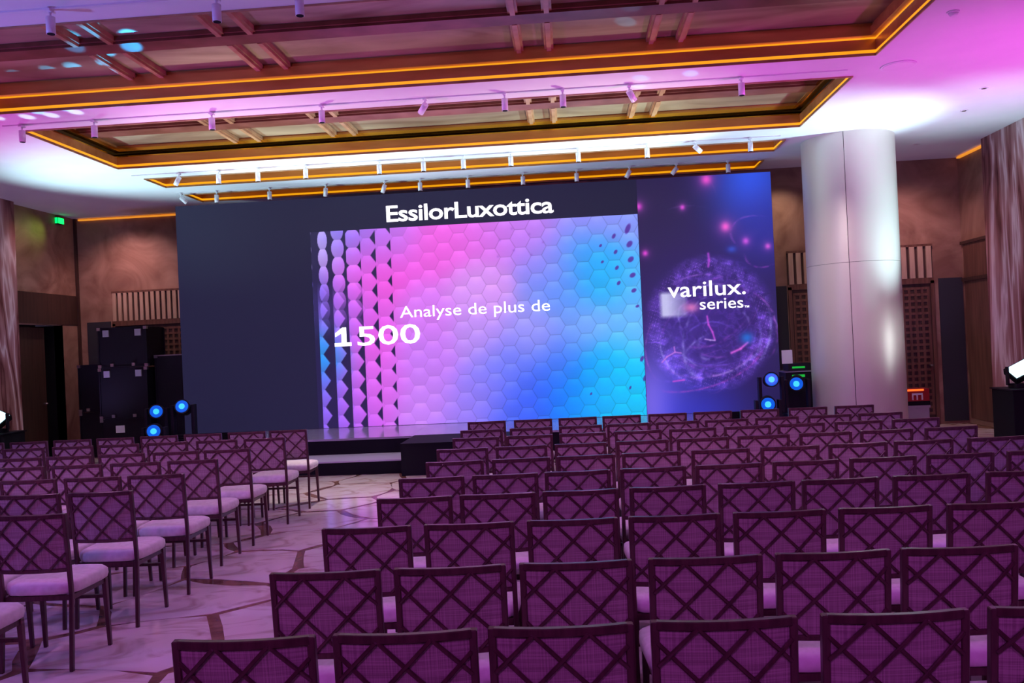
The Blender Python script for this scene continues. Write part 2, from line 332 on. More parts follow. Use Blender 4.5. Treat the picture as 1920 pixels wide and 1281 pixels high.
# back walls
def back_wall(name, x0, x1, y, label):
    o = wall(name, x0, x1, y, y+.15, 0, ZC, M['tan'], label); return o
bl = back_wall('wall_back_left', XL, -1.6, YB_L, 'tan stone end wall left of the screen')
br = back_wall('wall_back_right', -1.6, XR, YB_R, 'tan stone end wall right of the screen')
struct(box('wall_back_return', -1.62, -1.6, YB_R, YB_L, 0, ZC, M['tan'])); tag(bpy.data.objects['wall_back_return'], 'short return of end wall hidden behind screen', 'wall')
def door_bay(parent, x0, x1, y, n, lattice_cols, idx):
    """slatted grille over a lattice door"""
    box('grille_back', x0, x1, y-.012, y, 2.60, 3.18, M['darkwood'], parent)
    box('grille_frame', x0, x1, y-.045, y-.012, 3.16, 3.20, M['wood'], parent); box('grille_frame', x0, x1, y-.045, y-.012, 2.56, 2.60, M['wood'], parent)
    p = (x1-x0)/n
    for i in range(n):
        xc = x0+p*(i+.5); box('slat', xc-p*.31, xc+p*.31, y-.05, y-.012, 2.60, 3.16, M['slat'], parent)
    d = struct(box('door_%d' % idx, x0+.06, x1-.06, y-.02, y, .05, 2.5, M['darkwood'])); tag(d, ['', '', 'brown door under slatted grille behind black equipment cases', 'brown lattice door between the screen and the column', 'brown lattice door right of the column'][idx], 'door')
    for a, b in ((x0, x0+.06), (x1-.06, x1)): box('door_frame', a, b, y-.05, y, 0, 2.55, M['wood'], d)
    box('door_frame', x0, x1, y-.05, y, 2.5, 2.56, M['wood'], d)
    bm = bmesh.new(); xx0, xx1 = x0+.10, x1-.10
    nc = max(3, int((xx1-xx0)/.11)); nr = 20
    for i in range(nc+1):
        xc = xx0+(xx1-xx0)*i/nc; bm_box(bm, xc-.022, xc+.022, y-.034, y-.02, .2, 2.42)
    for j in range(nr+1):
        zc = .2+2.22*j/nr; bm_box(bm, xx0-.02, xx1+.02, y-.036, y-.0345+.01, zc-.022, zc+.022)
    la = link('lattice', mesh(bm, 'lattice'), M['wood'], d); la['kind'] = 'stuff'
    cyl('door_handle', (x1-.12, y-.09, 1.05), (x1-.12, y-.02, 1.05), .018, M['alu'], d)
door_bay(bl, -9.12, -7.2, YB_L, 17, 0, 2)
door_bay(br, 3.95, 5.15, YB_R, 9, 0, 3)
door_bay(br, 5.62, 6.48, YB_R, 6, 0, 4)
box('slate_panel', -9.66, -9.17, YB_L-.02, YB_L, .05, 2.60, M['darkpanel'], bl)
box('slate_panel', 3.2, 3.93, YB_R-.02, YB_R, .05, 2.58, M['darkpanel'], br)
box('slate_panel', 6.57, 6.98, YB_R-.02, YB_R, .05, 2.58, M['darkpanel'], br)
# amber cove lines at the ceiling edge
o = struct(box('trim_3', XL+.1, -1.65, YB_L-.04, YB_L-.005, ZC-.045, ZC-.015, M['amberdim'])); tag(o, 'amber lit cove line above the left end wall', 'cove light')
o = struct(box('trim_4', XR-.06, XR-.005, 14.2, YB_R-.1, ZC-.035, ZC-.012, M['amberdim'])); tag(o, 'amber lit cove line above the right niche', 'cove light')

# ------------------------------------------------------------------ column
cxC, cyC, rC = 4.46, 13.62, .685
col = thing('column', 'round champagne-coloured column beside the right end of the screen', 'column', (cxC, cyC, 0))
cyl('core', (0, 0, 0), (0, 0, ZC), rC-.02, M['darkgap'], col, seg=48)
seams = [math.radians(a) for a in (-112, 8, 128)]
for si in range(3):
    a0, a1 = seams[si], seams[(si+1) % 3] + (2*math.pi if si == 2 else 0)
    for z0, z1 in ((.0, 2.745), (2.75, ZC)):
        bm = bmesh.new(); N = 28; e = .006
        o_ = []; 
        for i in range(N+1):
            a = a0+e+(a1-a0-2*e)*i/N
            o_.append([bm.verts.new((math.cos(a)*r, math.sin(a)*r, z)) for r, z in ((rC, z0), (rC, z1), (rC-.018, z1), (rC-.018, z0))])
        for i in range(N):
            for j in range(4): bm.faces.new((o_[i][j], o_[i+1][j], o_[i+1][(j+1) % 4], o_[i][(j+1) % 4]))
        bm.faces.new(o_[0]); bm.faces.new(o_[-1][::-1])
        me = mesh(bm, 'cladding_panel'); me.materials.append(M['column'])
        for p in me.polygons: p.use_smooth = abs(p.normal.z) < .5
        o = link('cladding_panel', me, None, col)
        md = o.modifiers.new('edge', 'EDGE_SPLIT'); md.split_angle = math.radians(40)

# ------------------------------------------------------------------ stage
SX0, SX1, SY0, SY1, SZ = -5.4, 2.4, 12.84, 14.72, .44
st = thing('stage', 'low black stage with glossy deck in front of the big screen', 'stage')
box('stage_front', SX0, SX1, SY0, SY1, 0, SZ-.03, M['black'], st); 
for i in range(8):
    w_ = (SX1-SX0)/8; box('deck_board', SX0+w_*i, SX0+w_*(i+1)-.002, SY0-.01, SY1, SZ-.03, SZ, M['stage'], st)
sp_ = thing('stage_step', 'wide black step in front of the stage', 'step')
box('riser', -4.75, -2.43, 12.01, 12.83, 0, .18, M['black'], sp_); box('tread', -4.75, -2.43, 12.0, 12.83, .18, .2, M['tread'], sp_)
sb = thing('black_block', 'square-edged black block beside the stage step', 'block')
box('body', -2.40, -.75, 11.72, 12.82, 0, .435, M['black'], sb); box('top_edge', -2.40, -.75, 11.70, 12.82, .435, .45, M['black'], sb)

# ------------------------------------------------------------------ LED wall
LX0, LX1, LY, LZ0, LZ1 = -6.87, 3.54, 14.74, .44, 4.49
led = thing('led_wall', 'huge dark video wall showing honeycomb picture and purple globe', 'screen', (0, 0, 0))
box('cabinet', LX0, LX1, LY, LY+.14, LZ0, LZ1, M['led'], led)
box('plinth', LX0, LX1, LY, LY+.9, 0, LZ0, M['black'], led)
for x in (-6, -3.5, -1, 1.5, 3.2):
    bm = bmesh.new(); bm_bar(bm, [(x, LY+.85, LZ0), (x, LY+.14, 4.2)], .06, .06); link('brace', mesh(bm, 'brace'), M['black'], led)
rng = np.random.default_rng(3)
def vnoise(X, Y, seed):
    g = np.random.default_rng(seed).random((64, 64)); xi = np.floor(X).astype(int); yi = np.floor(Y).astype(int)
    fx = X-xi; fy = Y-yi; fx = fx*fx*(3-2*fx); fy = fy*fy*(3-2*fy); G = lambda a, b: g[b % 64, a % 64]
    return (G(xi, yi)*(1-fx)+G(xi+1, yi)*fx)*(1-fy) + (G(xi, yi+1)*(1-fx)+G(xi+1, yi+1)*fx)*fy
def fbm(X, Y, seed, o=4): return sum(vnoise(X*2**k, Y*2**k, seed+k)*.5**k for k in range(o))/sum(.5**k for k in range(o))
def display(name, x0, x1, z0, z1, y, px, paint, parent):
    nx = int((x1-x0)*px); nz = int((z1-z0)*px)
    X, Z = np.meshgrid(np.linspace(x0, x1, nx+1), np.linspace(z0, z1, nz+1))
    rgb = np.clip(paint(X, Z), 0, 255)/255; l = np.where(rgb > .04045, ((rgb+.055)/1.055)**2.4, rgb/12.92)
    V = np.stack([X.ravel(), np.full(X.size, y), Z.ravel()], 1)
    idx = np.arange((nx+1)*(nz+1)).reshape(nz+1, nx+1)
    Fq = np.stack([idx[:-1, :-1], idx[:-1, 1:], idx[1:, 1:], idx[1:, :-1]], -1).reshape(-1, 4)
    me = bpy.data.meshes.new(name); me.vertices.add(len(V)); me.vertices.foreach_set('co', V.ravel().astype(np.float32))
    me.loops.add(Fq.size); me.loops.foreach_set('vertex_index', Fq.ravel().astype(np.int32)); me.polygons.add(len(Fq))
    me.polygons.foreach_set('loop_start', np.arange(0, Fq.size, 4, dtype=np.int32)); me.update(calc_edges=True)
    at = me.attributes.new('pixel', 'FLOAT_COLOR', 'POINT'); c = np.ones((len(V), 4), np.float32); c[:, :3] = l.reshape(-1, 3); at.data.foreach_set('color', c.ravel())
    return link(name, me, M['display'], parent)
# --- honeycomb picture: colours sampled from the picture at photo pixels in a 617 x 369 box
CP = [((600,470),(205,185,235)),((590,560),(120,120,235)),((600,660),(40,160,230)),((605,740),(110,120,235)),((612,790),(150,110,235)),
 ((650,445),(130,130,240)),((700,440),(165,130,238)),((740,445),(210,130,238)),((690,480),(225,115,232)),((720,520),(245,105,225)),((660,540),(225,120,235)),((690,640),(235,110,230)),((640,600),(190,120,240)),
 ((880,450),(238,120,232)),((820,480),(240,115,228)),((800,600),(220,140,245)),((930,440),(215,135,240)),((1000,450),(200,140,242)),((1040,520),(160,150,246)),((1100,440),(165,155,248)),((1180,440),(150,165,250)),
 ((1100,510),(70,165,245)),((1130,545),(25,185,240)),((1060,570),(105,155,246)),((1180,560),(110,185,250)),((900,560),(222,165,248)),((900,640),(200,160,248)),((1000,640),(170,165,250)),((1100,640),(140,180,252)),((1190,640),(125,190,255)),
 ((700,720),(222,120,236)),((650,760),(215,115,236)),((800,680),(205,140,246)),((800,760),(205,145,246)),((870,790),(165,140,246)),((950,700),(120,135,246)),((900,750),(155,140,246)),((1000,760),(70,105,235)),((1050,700),(85,130,242)),((1120,735),(0,165,240)),((1180,770),(0,195,240)),((1060,770),(25,135,240)),((1180,690),(120,205,250)),((1150,720),(0,180,242)),((1150,775),(0,190,240)),((1195,740),(10,200,240)),((1115,785),(0,165,240)),((950,790),(80,110,238))]
CPp = np.array([c[0] for c in CP], float); CPc = np.array([c[1] for c in CP], float)
def field(px, pz):
    s = np.zeros(px.shape+(3,)); w = np.zeros(px.shape)+1e-9
    for (a, b), c in zip(CPp, CPc):
        k = np.exp(-((px-a)**2+(pz-b)**2)/(2*34**2)); w += k; s += k[..., None]*c
    return s/w[..., None]
IX0, IX1, IZ0, IZ1 = -4.45, 1.27, .445, 3.895
def paint_hex(X, Z):
    u = (X-IX0)/(IX1-IX0); v = (IZ1-Z)/(IZ1-IZ0)
    R = .178; q = (X-IX0+.05)/(1.5*R); best = None
    for dc in (0, 1):
        ci = np.floor(q)+dc
        off = (ci % 2)*.5; ri = np.round((IZ1-Z)/(math.sqrt(3)*R)-off)
        cx = ci*1.5*R+IX0-.05; cz = IZ1-(ri+off)*math.sqrt(3)*R
        d = (X-cx)**2+(Z-cz)**2
        if best is None: best = [d, cx, cz, ci, ri]
        else:
            k = d < best[0]; best = [np.where(k, n, o) for n, o in zip((d, cx, cz, ci, ri), best)]
    d, cx, cz, ci, ri = best; lx = (X-cx)/R; lz = (Z-cz)/R
    ax, az = np.abs(lx), np.abs(lz); edge = np.minimum(math.sqrt(3)/2-az, math.sqrt(3)/2-(az*.5+ax*math.sqrt(3)/2))
    pu, pv = 588+u*612, 436+v*367 - (u-.5)*30*0
    # colour per cell with a soft in-cell ramp
    cu = 588+((cx-IX0)/(IX1-IX0))*612; cv = 436+((IZ1-cz)/(IZ1-IZ0))*367
    col = .96*(.75*field(pu, pv)+.25*field(cu, cv))
    rnd = (np.sin(ci*12.99+ri*78.23)*43758.5) % 1
    col *= (1+.04*(rnd-.5)+.05*np.clip(lz, -1, 1))[..., None]
    soft = np.clip((u-.30)/.25, 0, 1); ln = np.clip(1-edge/.05, 0, 1)
    col *= (1-(.07+.15*soft)*ln)[..., None]
    hl = np.clip(lz*.9+.05-.5*ax, 0, 1)*(.4+.6*vnoise(pu/60, pv/60, 5)); col += (15*hl)[..., None]
    # raised prisms with dark flanks at the left
    q0 = np.floor(q+.5); sx = q+.5-q0; ph = ((IZ1-Z)/(math.sqrt(3)*R) - (q0 % 2)*.5 + .5) % 1; tz = np.abs(ph-.5)*2
    Wd = np.interp(q0, [0, 1, 2, 3, 4, 5, 6], [.32, .44, .58, .73, .86, .94, 1.3]); mixv = np.clip((v-.25)/.3, 0, 1)
    lim = Wd+.16-.42*tz; egg = (np.clip(1.0-((sx-.46)/(Wd*.72))**2-.78*tz**2, -1, 1))*.6
    f_ = ((np.clip(-egg*14+.3, 0, 1)*(1-mixv)*(q0 < 4)*np.clip(1.5-v*2, 0, 1) + np.clip((sx-lim)*14, 0, 1)*np.maximum(mixv, 1-(q0 < 4))).clip(0, 1)*(q0 < 6))[..., None]*.97; sh = np.array([30, 26, 62.])
    left = (q0 < 4)[..., None]; tint = 1+.10*(.5-ph)[..., None]*left; col = col*tint*(1-f_)+sh*f_
    g_ = col.mean(-1, keepdims=True); col = g_+(col-g_)*1.22
    # little holes near the right edge
    for (a, b, w_, h_) in ((1181,462,7,14),(1183,490,8,9),(1184,518,8,8),(1186,547,8,7),(1187,575,7,6),(1157,503,5,6),(1155,474,5,7),(1158,532,5,6),(1160,560,5,6),(1130,490,4,4),(1132,520,4,4),(1192,604,5,4),(1196,700,5,8),(1200,735,5,9),(1203,765,5,8),(1100,760,3,4),(1172,752,3,5)):
        g = np.clip(1.6-(((pu-a+ (pv-b)*.35)/w_)**2+((pv-b)/h_)**2)*2.6, 0, 1)[..., None]*.85; col = col*(1-g)+np.array([80, 40, 150.])*g
    for (a, b) in ((945,470),(968,450),(970,490),(1000,462),(1002,500),(940,500),(1025,478)):
        g = (np.exp(-((pu-a)**2+(pv-b)**2)/5))[..., None]*.4; col = col*(1-g)+np.array([130, 70, 190.])*g
    return col
display('main_display', IX0, IX1, IZ0, IZ1, LY-.004, 112, paint_hex, led)
# --- purple globe picture; photo pixels in a 253 x 448 box (x 1194..1450, y 322..770)
GX0, GX1 = 1.275, LX1
def paint_globe(X, Z):
    u = (X-GX0)/(GX1-GX0); v = (LZ1-Z)/(LZ1-LZ0); px, py = 1196+u*262, 322+v*448
    col = np.zeros(X.shape+(3,))+np.array([34, 26, 70.])
    def add(a, b, sx, sy, c, k=1.0):
        nonlocal col; g = np.exp(-((px-a)/sx)**2-((py-b)/sy)**2)[..., None]*k; col = col*(1-g)+np.array(c, float)*g
    add(1418, 335, 75, 95, (44, 88, 238), 1); add(1440, 430, 70, 80, (48, 52, 170), .7); add(1320, 600, 150, 150, (52, 34, 125), .8); add(1225, 770, 62, 120, (96, 88, 230), 1); add(1300, 770, 90, 60, (44, 54, 200), .7); add(1205, 745, 30, 80, (130, 110, 235), .6)
    cx, cy, R = 1328, 602, 126; rr = np.hypot(px-cx, py-cy)/R; th = np.arctan2(py-cy, px-cx)
    n1 = fbm(px/26, py/20, 11, 5); n2 = fbm(px/10+9, py/10, 31, 4); n3 = fbm(px/55+3, py/34, 51, 4)
    ridge = np.clip(1-np.abs(n1-.5)*11, 0, 1); ridge2 = np.clip(1-np.abs(n3-.5)*16, 0, 1)
    inside = np.clip((1.06-rr)*8, 0, 1); shell = np.exp(-((rr-.86)/.20)**2)*inside
    col += (inside*(ridge**2*.22+n2*.25))[..., None]*np.array([70, 40, 110.]) + (shell*ridge2*n2)[..., None]*np.array([70, 40, 110.]) + (shell*n2*np.clip(n1*3-1.1, 0, 1))[..., None]*np.array([60, 36, 95.])
    spk = (np.sin(px*17.1+py*3.7)*np.sin(py*13.3-px*5.1)); col += ((spk > .86)*shell*n2)[..., None]*np.array([130, 90, 150.])
    for a, b, ra, rb, rot, t0, t1, c, wd in ((1325,620,126,110,.2,-2.6,-1.2,(150,110,200),1.4),(1335,605,110,112,0,-.5,.9,(170,170,240),2.2),(1320,640,100,62,-.15,.3,2.9,(175,110,220),1.8),(1310,670,120,52,-.25,.1,2.6,(205,80,215),1.8),(1330,560,80,50,.2,3.3,5.9,(150,90,220),1.6),(1270,640,70,85,.3,2.0,3.6,(180,100,220),1.6),(1430,440,55,36,.2,2.2,4.9,(170,90,220),1.6),(1440,470,40,30,-.3,1.2,3.6,(200,80,220),1.6),(1240,440,90,150,.6,-1.9,-1.0,(130,95,170),1.2),(1300,500,130,120,.5,-2.5,-1.7,(140,100,190),1.2)):
        dx, dy = px-a, py-b; ex = (dx*math.cos(rot)+dy*math.sin(rot))/ra; ey = (-dx*math.sin(rot)+dy*math.cos(rot))/rb
        e = np.hypot(ex, ey); an = np.arctan2(ey, ex); mid, half = (t0+t1)/2, (t1-t0)/2; da = np.abs((an-mid+math.pi) % (2*math.pi)-math.pi)
        k = np.exp(-((e-1)*min(ra, rb)/wd)**2)*np.clip((half-da)*2, 0, 1)*np.clip(n2*2.2-.5, 0, 1)
        k = k*np.where(np.sin(px*2.3+py*1.7) > -.2, .6, .25); col = col*(1-k[..., None])+np.array(c, float)*k[..., None]
    def streak(pts, c, wd):
        for (a, b), (a2, b2) in zip(pts, pts[1:]):
            L2 = (a2-a)**2+(b2-b)**2; t = np.clip(((px-a)*(a2-a)+(py-b)*(b2-b))/L2, 0, 1)
            add_d = np.hypot(px-a-t*(a2-a), py-b-t*(b2-b)); g = np.exp(-(add_d/wd)**2)[..., None]*.85; nonlocal col; col = col*(1-g)+np.array(c, float)*g
    rg = np.random.default_rng(8)
    for k in range(46):
        a, b = rg.normal(1330, 22), rg.normal(605, 26); ra = rg.uniform(55, 128); rb = ra*rg.uniform(.45, 1); rot = rg.uniform(-1, 1); mid = rg.uniform(-3.1, 3.1); half = rg.uniform(.3, 1.1)
        dx, dy = px-a, py-b; ex_ = (dx*math.cos(rot)+dy*math.sin(rot))/ra; ey_ = (-dx*math.sin(rot)+dy*math.cos(rot))/rb; e = np.hypot(ex_, ey_); an = np.arctan2(ey_, ex_); da = np.abs((an-mid+math.pi) % (2*math.pi)-math.pi)
        g = (np.exp(-((e-1+.06*(n1-.5))*rb/rg.uniform(.8, 2.2))**2)*np.clip((half-da)*2, 0, 1)*np.clip(n2*2-.45, 0, 1)*rg.uniform(.2, .6))[..., None]
        col = col*(1-g)+np.array([(190, 85, 225), (120, 90, 235), (160, 150, 240)][k % 3], float)*g
    streak([(1322,588),(1324,604),(1331,618),(1335,633)], (205, 80, 222), 1.8); streak([(1335,634),(1326,633),(1316,631)], (190, 150, 238), 1.4); streak([(1330,470),(1331,482),(1329,494)], (175, 70, 210), 2.4)
    streak([(1366,659),(1384,652),(1398,641)], (220, 95, 225), 2.4); streak([(1230,671),(1240,661),(1256,653),(1255,643)], (195, 120, 230), 1.5); streak([(1257,653),(1268,655)], (195, 120, 230), 1.3); streak([(1250,708),(1272,706)], (205, 80, 220), 1.6)
    add(1397, 632, 12, 10, (30, 120, 225), .8); add(1376, 464, 9, 6, (50, 90, 220), .7)
    for a, b, s, c in ((1366,421,9,(250,95,215)),(1198,374,7,(225,70,215)),(1284,380,4.5,(225,80,220)),(1333,330,10,(240,80,210)),(1207,463,5,(230,70,215)),(1404,450,6,(205,85,225)),(1446,462,5,(215,90,220))): add(a, b, s, s, c, .95); add(a, b, s*2.4, s*2.4, c, .25)
    bx = np.clip((30-np.abs(px-1258))/9, 0, 1)*np.clip((27-np.abs(py-563))/8, 0, 1)*(.5+.5*np.clip((1275-px)/30, 0, 1)); col = col*(1-bx[..., None]*.92)+np.array([205, 205, 245.])*bx[..., None]*.92
    add(1292, 570, 14, 9, (240, 130, 200), .8)
    return col
display('side_display', GX0+.002, GX1-.004, LZ0+.004, LZ1-.004, LY-.004, 118, paint_globe, led)
def text(name, s, x0, x1, zb, cap, ref, bold, parent, sp=1.0):
    c = bpy.data.curves.new(name, 'FONT'); c.body = s; c.size = 1; c.offset = bold; c.space_character = sp; c.resolution_u = 3; c.extrude = .004
    t = bpy.data.objects.new('tmp_text', c); C.objects.link(t); dg = bpy.context.evaluated_depsgraph_get()
    me = bpy.data.meshes.new_from_object(t.evaluated_get(dg)); bpy.data.objects.remove(t)
    co = np.zeros(len(me.vertices)*3, np.float32); me.vertices.foreach_get('co', co); co = co.reshape(-1, 3)
    mn, mx = co[:, 0].min(), co[:, 0].max()
    x = x0+(co[:, 0]-mn)/(mx-mn)*(x1-x0); z = zb+co[:, 1]/ref*cap; y = LY-.010-co[:, 2]
    me.vertices.foreach_set('co', np.stack([x, y, z], 1).astype(np.float32).ravel()); me.update(); me.materials.clear(); me.name = name
    o = link(name, me, M['text'], parent); return o
text('header_lettering', 'EssilorLuxottica', -3.08, -.16, 4.005, .285, .72, .016, led, .95)['label'] = 'bold white company lettering on the dark header'
text('caption_lettering', 'Analyse de plus de', -2.92, -.30, 2.315, 0.20, .70, .0, led)['label'] = 'white caption lettering on honeycomb picture'
text('number_lettering', '500', -3.69, -2.58, 1.865, .335, .70, .008, led)['label'] = 'bold white number on honeycomb picture'
bm = bmesh.new()
vs = [bm.verts.new((x, LY-.012, z)) for x, z in ((-4.10, 1.865), (-3.80, 1.865), (-3.80, 1.93), (-3.885, 1.93), (-3.885, 2.195), (-3.955, 2.195), (-4.085, 2.10), (-4.085, 2.03), (-3.975, 2.09), (-3.975, 1.93), (-4.10, 1.93))]
fc = bm.faces.new(vs); ext = bmesh.ops.extrude_face_region(bm, geom=[fc]); bmesh.ops.translate(bm, vec=(0, .006, 0), verts=[v for v in ext['geom'] if isinstance(v, bmesh.types.BMVert)])
link('number_lettering', mesh(bm, 'digit_one'), M['text'], led)
text('logo_lettering', 'varilux.', 1.72, 3.03, 2.435, .27, .72, .006, led)['label'] = 'white product lettering on the purple globe'
text('logo_lettering', 'series', 2.25, 2.98, 2.205, .20, .72, .002, led)
text('logo_lettering', 'TM', 2.995, 3.075, 2.205, .035, .72, .01, led)

# ------------------------------------------------------------------ chairs
def ypost(z):
    return .045 + (.0-.045)*(z-.45)/.45 if z > .45 else .045 + (.012-.045)*(.45-z)/.45
BOW = .024; HW = .2025
def yback(x, z): return ypost(z) - BOW*(1-(x/HW)**2)
def make_chair():
    t = thing('lattice_back_chair', '', 'chair')
    for s in (-1, 1):
        bm = bmesh.new(); bm_bar(bm, [(s*.204, ypost(0), 0), (s*.2025, ypost(.43), .43), (s*.2025, ypost(.66), .66), (s*.2025, ypost(.9), .9)], .022, .024, .024, .026); link('rear_leg', mesh(bm, 'rear_leg', .003, segs=1), M['chairwood'], t)
        bm = bmesh.new(); bm_bar(bm, [(s*.198, .415, .425), (s*.203, .44, 0)], .030, .030, .022, .022); link('front_leg', mesh(bm, 'front_leg', .003, segs=1), M['chairwood'], t)
    for nm, z, h in (('top_rail', .888, .026), ('bottom_rail', .575, .022)):
        bm = bmesh.new(); bm_bar(bm, [(x, yback(x, z), z) for x in np.linspace(-.198, .198, 9)], .026, h, side=(0, 1, 0)); link(nm, mesh(bm, nm, .003, segs=1), M['chairwood'], t)
    bm = bmesh.new(); X = np.linspace(-.193, .193, 9); Zs = np.linspace(.58, .882, 4); g = {}
    for k, dy in ((0, -.003), (1, .016)):
        for i, x in enumerate(X):
            for j, z in enumerate(Zs): g[k, i, j] = bm.verts.new((x, yback(x, z)+dy, z))
    for k in (0, 1):
        for i in range(8):
            for j in range(3): bm.faces.new((g[k, i, j], g[k, i+1, j], g[k, i+1, j+1], g[k, i, j+1]))
    link('back_panel', mesh(bm, 'back_panel', smooth=True), M['weave'], t)
    x0, x1, z0, z1 = -.199, .199, .582, .882
    for k in (1, -1):
        for c in ([-.081, .081, .243, .405] if k == 1 else [.081, -.081, -.243, -.405]):
            # bar: x = c - k*d , z = z1 - d
            ds = [d for d in np.linspace(0, z1-z0, 60) if x0 <= c-k*d <= x1]
            if len(ds) < 4: continue
            pts = [(c-k*d, yback(c-k*d, z1-d)-.009-(.004 if k == 1 else 0), z1-d) for d in np.linspace(ds[0], ds[-1], 5)]
            bm = bmesh.new(); bm_bar(bm, pts, .010, .013, side=(0, 1, 0)); link('lattice_bar', mesh(bm, 'lattice_bar', .003, segs=1), M['chairwood'], t)
    # cushion
    bm = bmesh.new(); nx, ny = 8, 8; prof = []
    def sx(v, y): return v*(.212+.018*(y-.04)/.43)
    top = {}; N = 28
    def outline(k, grow):
        pts = []
        for i in range(N):
            a = 2*math.pi*i/N; c, s = math.cos(a), math.sin(a); n = 6
            r = (abs(c)**n+abs(s)**n)**(-1/n); px, py = c*r, s*r
            y = .255+py*(.215+grow); pts.append((px*(.212+.016*(y-.04)/.43+grow), y))
        return pts
    ring = []
    for z, gr in ((.425, -.012), (.432, -.002), (.455, .004), (.485, .002), (.498, -.010), (.505, -.032), (.511, -.09)):
        ring.append([bm.verts.new((x, y, z)) for x, y in outline(0, gr)])
    for a, b in zip(ring, ring[1:]):
        for i in range(N): bm.faces.new((a[i], a[(i+1) % N], b[(i+1) % N], b[i]))
    bm.faces.new(ring[0][::-1]); bm.faces.new(ring[-1])
    link('seat', mesh(bm, 'seat', smooth=True), M['seat'], t)
    bm = bmesh.new()
    bm_box(bm, -.19, .19, .045, .065, .395, .424); bm_box(bm, -.19, .19, .405, .425, .395, .424); bm_box(bm, -.205, -.185, .065, .405, .395, .424); bm_box(bm, .185, .205, .065, .405, .395, .424)
    link('seat_rail', mesh(bm, 'seat_rail'), M['chairwood'], t)
    bm = bmesh.new(); bm_bar(bm, [(-.19, .424, .31), (.19, .424, .31)], .02, .02, side=(0, 1, 0)); link('stretcher', mesh(bm, 'stretcher'), M['chairwood'], t)
    return t
proto = make_chair(); note_kids(proto); first = True
ORD = ['first', 'second', 'third', 'fourth', 'fifth', 'sixth', 'seventh', 'eighth', 'ninth', 'tenth']
def put_chair(x, y, rz, label, group):
    global first
    c = proto if first else copy_tree(proto); first = False
    c.location = (x, y, 0); c.rotation_euler = (0, 0, rz); c['label'] = label; c['group'] = group
RIGHT = [(9.58, .036, [-1.18, -.66, -.16, .33, .84, 1.34, 1.86, 2.39, 2.9]), (8.62, .035, [-1.14, -.64, -.14, .34, .83, 1.32, 1.82, 2.34, 2.84]),
 (7.9, .042, [-1.12, -.62, -.13, .38, .88, 1.38, 1.87, 2.39, 2.91]), (7.09, .055, [-1.14, -.65, -.16, .35, .85, 1.35, 1.86, 2.36, 2.89]),
 (6.32, .058, [-1.1, -.61, -.13, .35, .86, 1.37, 1.87, 2.35, 2.89]), (5.57, .06, [-1.15, -.67, -.2, .29, .78, 1.28, 1.78, 2.28, 2.8]),
 (4.84, .053, [-1.13, -.66, -.19, .3, .8, 1.27, 1.78, 2.3]), (4.05, .032, [-1.22, -.73, -.24, .24, .73, 1.22, 1.72]),
 (3.26, .039, [-1.19, -.71, -.23, .26, .74, 1.21, 1.7]), (2.53, .05, [-1.22, -.74, -.28, .2, .7, 1.19])]
for ri, (a, b, xs) in enumerate(RIGHT):
    for k, x in enumerate(xs):
        xc = x+.2145
        row = 'front row at the stage' if ri == 0 else ('row nearest the camera' if ri == len(RIGHT)-1 else ORD[ri]+' row from the stage')
        put_chair(xc, a+b*xc, math.atan(b)*.8+random.uniform(-.012, .012), 'lattice-back chair right of the aisle, %s, %s seat from the aisle' % (row, ORD[k]), 'chairs right of the aisle')
LEFT = [(9.62, .05, [-3.0, -3.47, -3.97, -4.47, -4.97, -5.46, -5.96, -6.46]), (8.72, .03, [-2.97, -3.47, -3.99, -4.5, -4.99, -5.51, -6.0]), (7.78, .03, [-2.98, -3.46, -3.97, -4.47, -4.95, -5.44]),
 (7.06, .03, [-2.98, -3.47, -3.97, -4.47, -4.97]), (6.24, .03, [-2.89, -3.37, -3.86, -4.35]), (5.51, .03, [-2.9, -3.39, -3.88]), (4.75, .03, [-2.89, -3.38]), (3.97, .03, [-2.91])]
for ri, (a, b, xs) in enumerate(LEFT):
    for k, x in enumerate(xs):
        xc = x-.2145
        row = 'front row at the stage' if ri == 0 else ('row nearest the camera' if ri == len(LEFT)-1 else ORD[ri]+' row from the stage')
        put_chair(xc, a+b*xc, math.atan(b)+random.uniform(-.012, .012), 'lattice-back chair left of the aisle, %s, %s seat from the aisle' % (row, ORD[k]), 'chairs left of the aisle')

# ------------------------------------------------------------------ ceiling spotlights on tracks
def make_track_head():
    t = thing('track_spotlight', '', 'spotlight')
    box('adapter', -.02, .02, -.045, .045, -.02, 0, M['white'], t); cyl('stem', (0, 0, -.07), (0, 0, -.02), .011, M['white'], t, seg=10)
    cyl('barrel', (0, 0, -.20), (0, 0, -.06), .037, M['white'], t, seg=18); cyl('lamp_mouth', (0, 0, -.203), (0, 0, -.199), .031, M['black'], t, seg=18)
    return t
tp = make_track_head(); note_kids(tp); tfirst = True
TR = [(6.78, 'white spotlight on the ceiling strip nearest the camera, %s from left', [-4.15, -2.74, -2.05]),
      (9.95, 'white spotlight on the ceiling strip between the two large coffers, %s from left', [-6.51, -5.6, -4.14, -2.8, -1.56, -.62, .06, .83, 2.11]),
      (13.02, 'white spotlight on the strip behind the pale coffer, %s from left', [-5.99, -5.35, -4.72, -3.96, -2.8, -2.11, -1.49, -.76, .27, 1.31, 2.03, 2.85]),
      (14.60, 'white spotlight on the strip just before the screen, %s from left', [-6.69, -6.05, -5.1, -4.1, -3.06, -2.44, -1.61, -.66, .26, 1.16, 1.95, 2.81])]
ORD += ['eleventh', 'twelfth']
TILT = {(1, 4): (.9, .6), (1, 7): (.6, -.5), (2, 0): (.3, .6), (2, 10): (.5, -.8), (3, 0): (.6, -.6), (3, 3): (.5, .2), (3, 4): (.3, .4), (3, 9): (.2, .5), (3, 10): (.3, .7)}
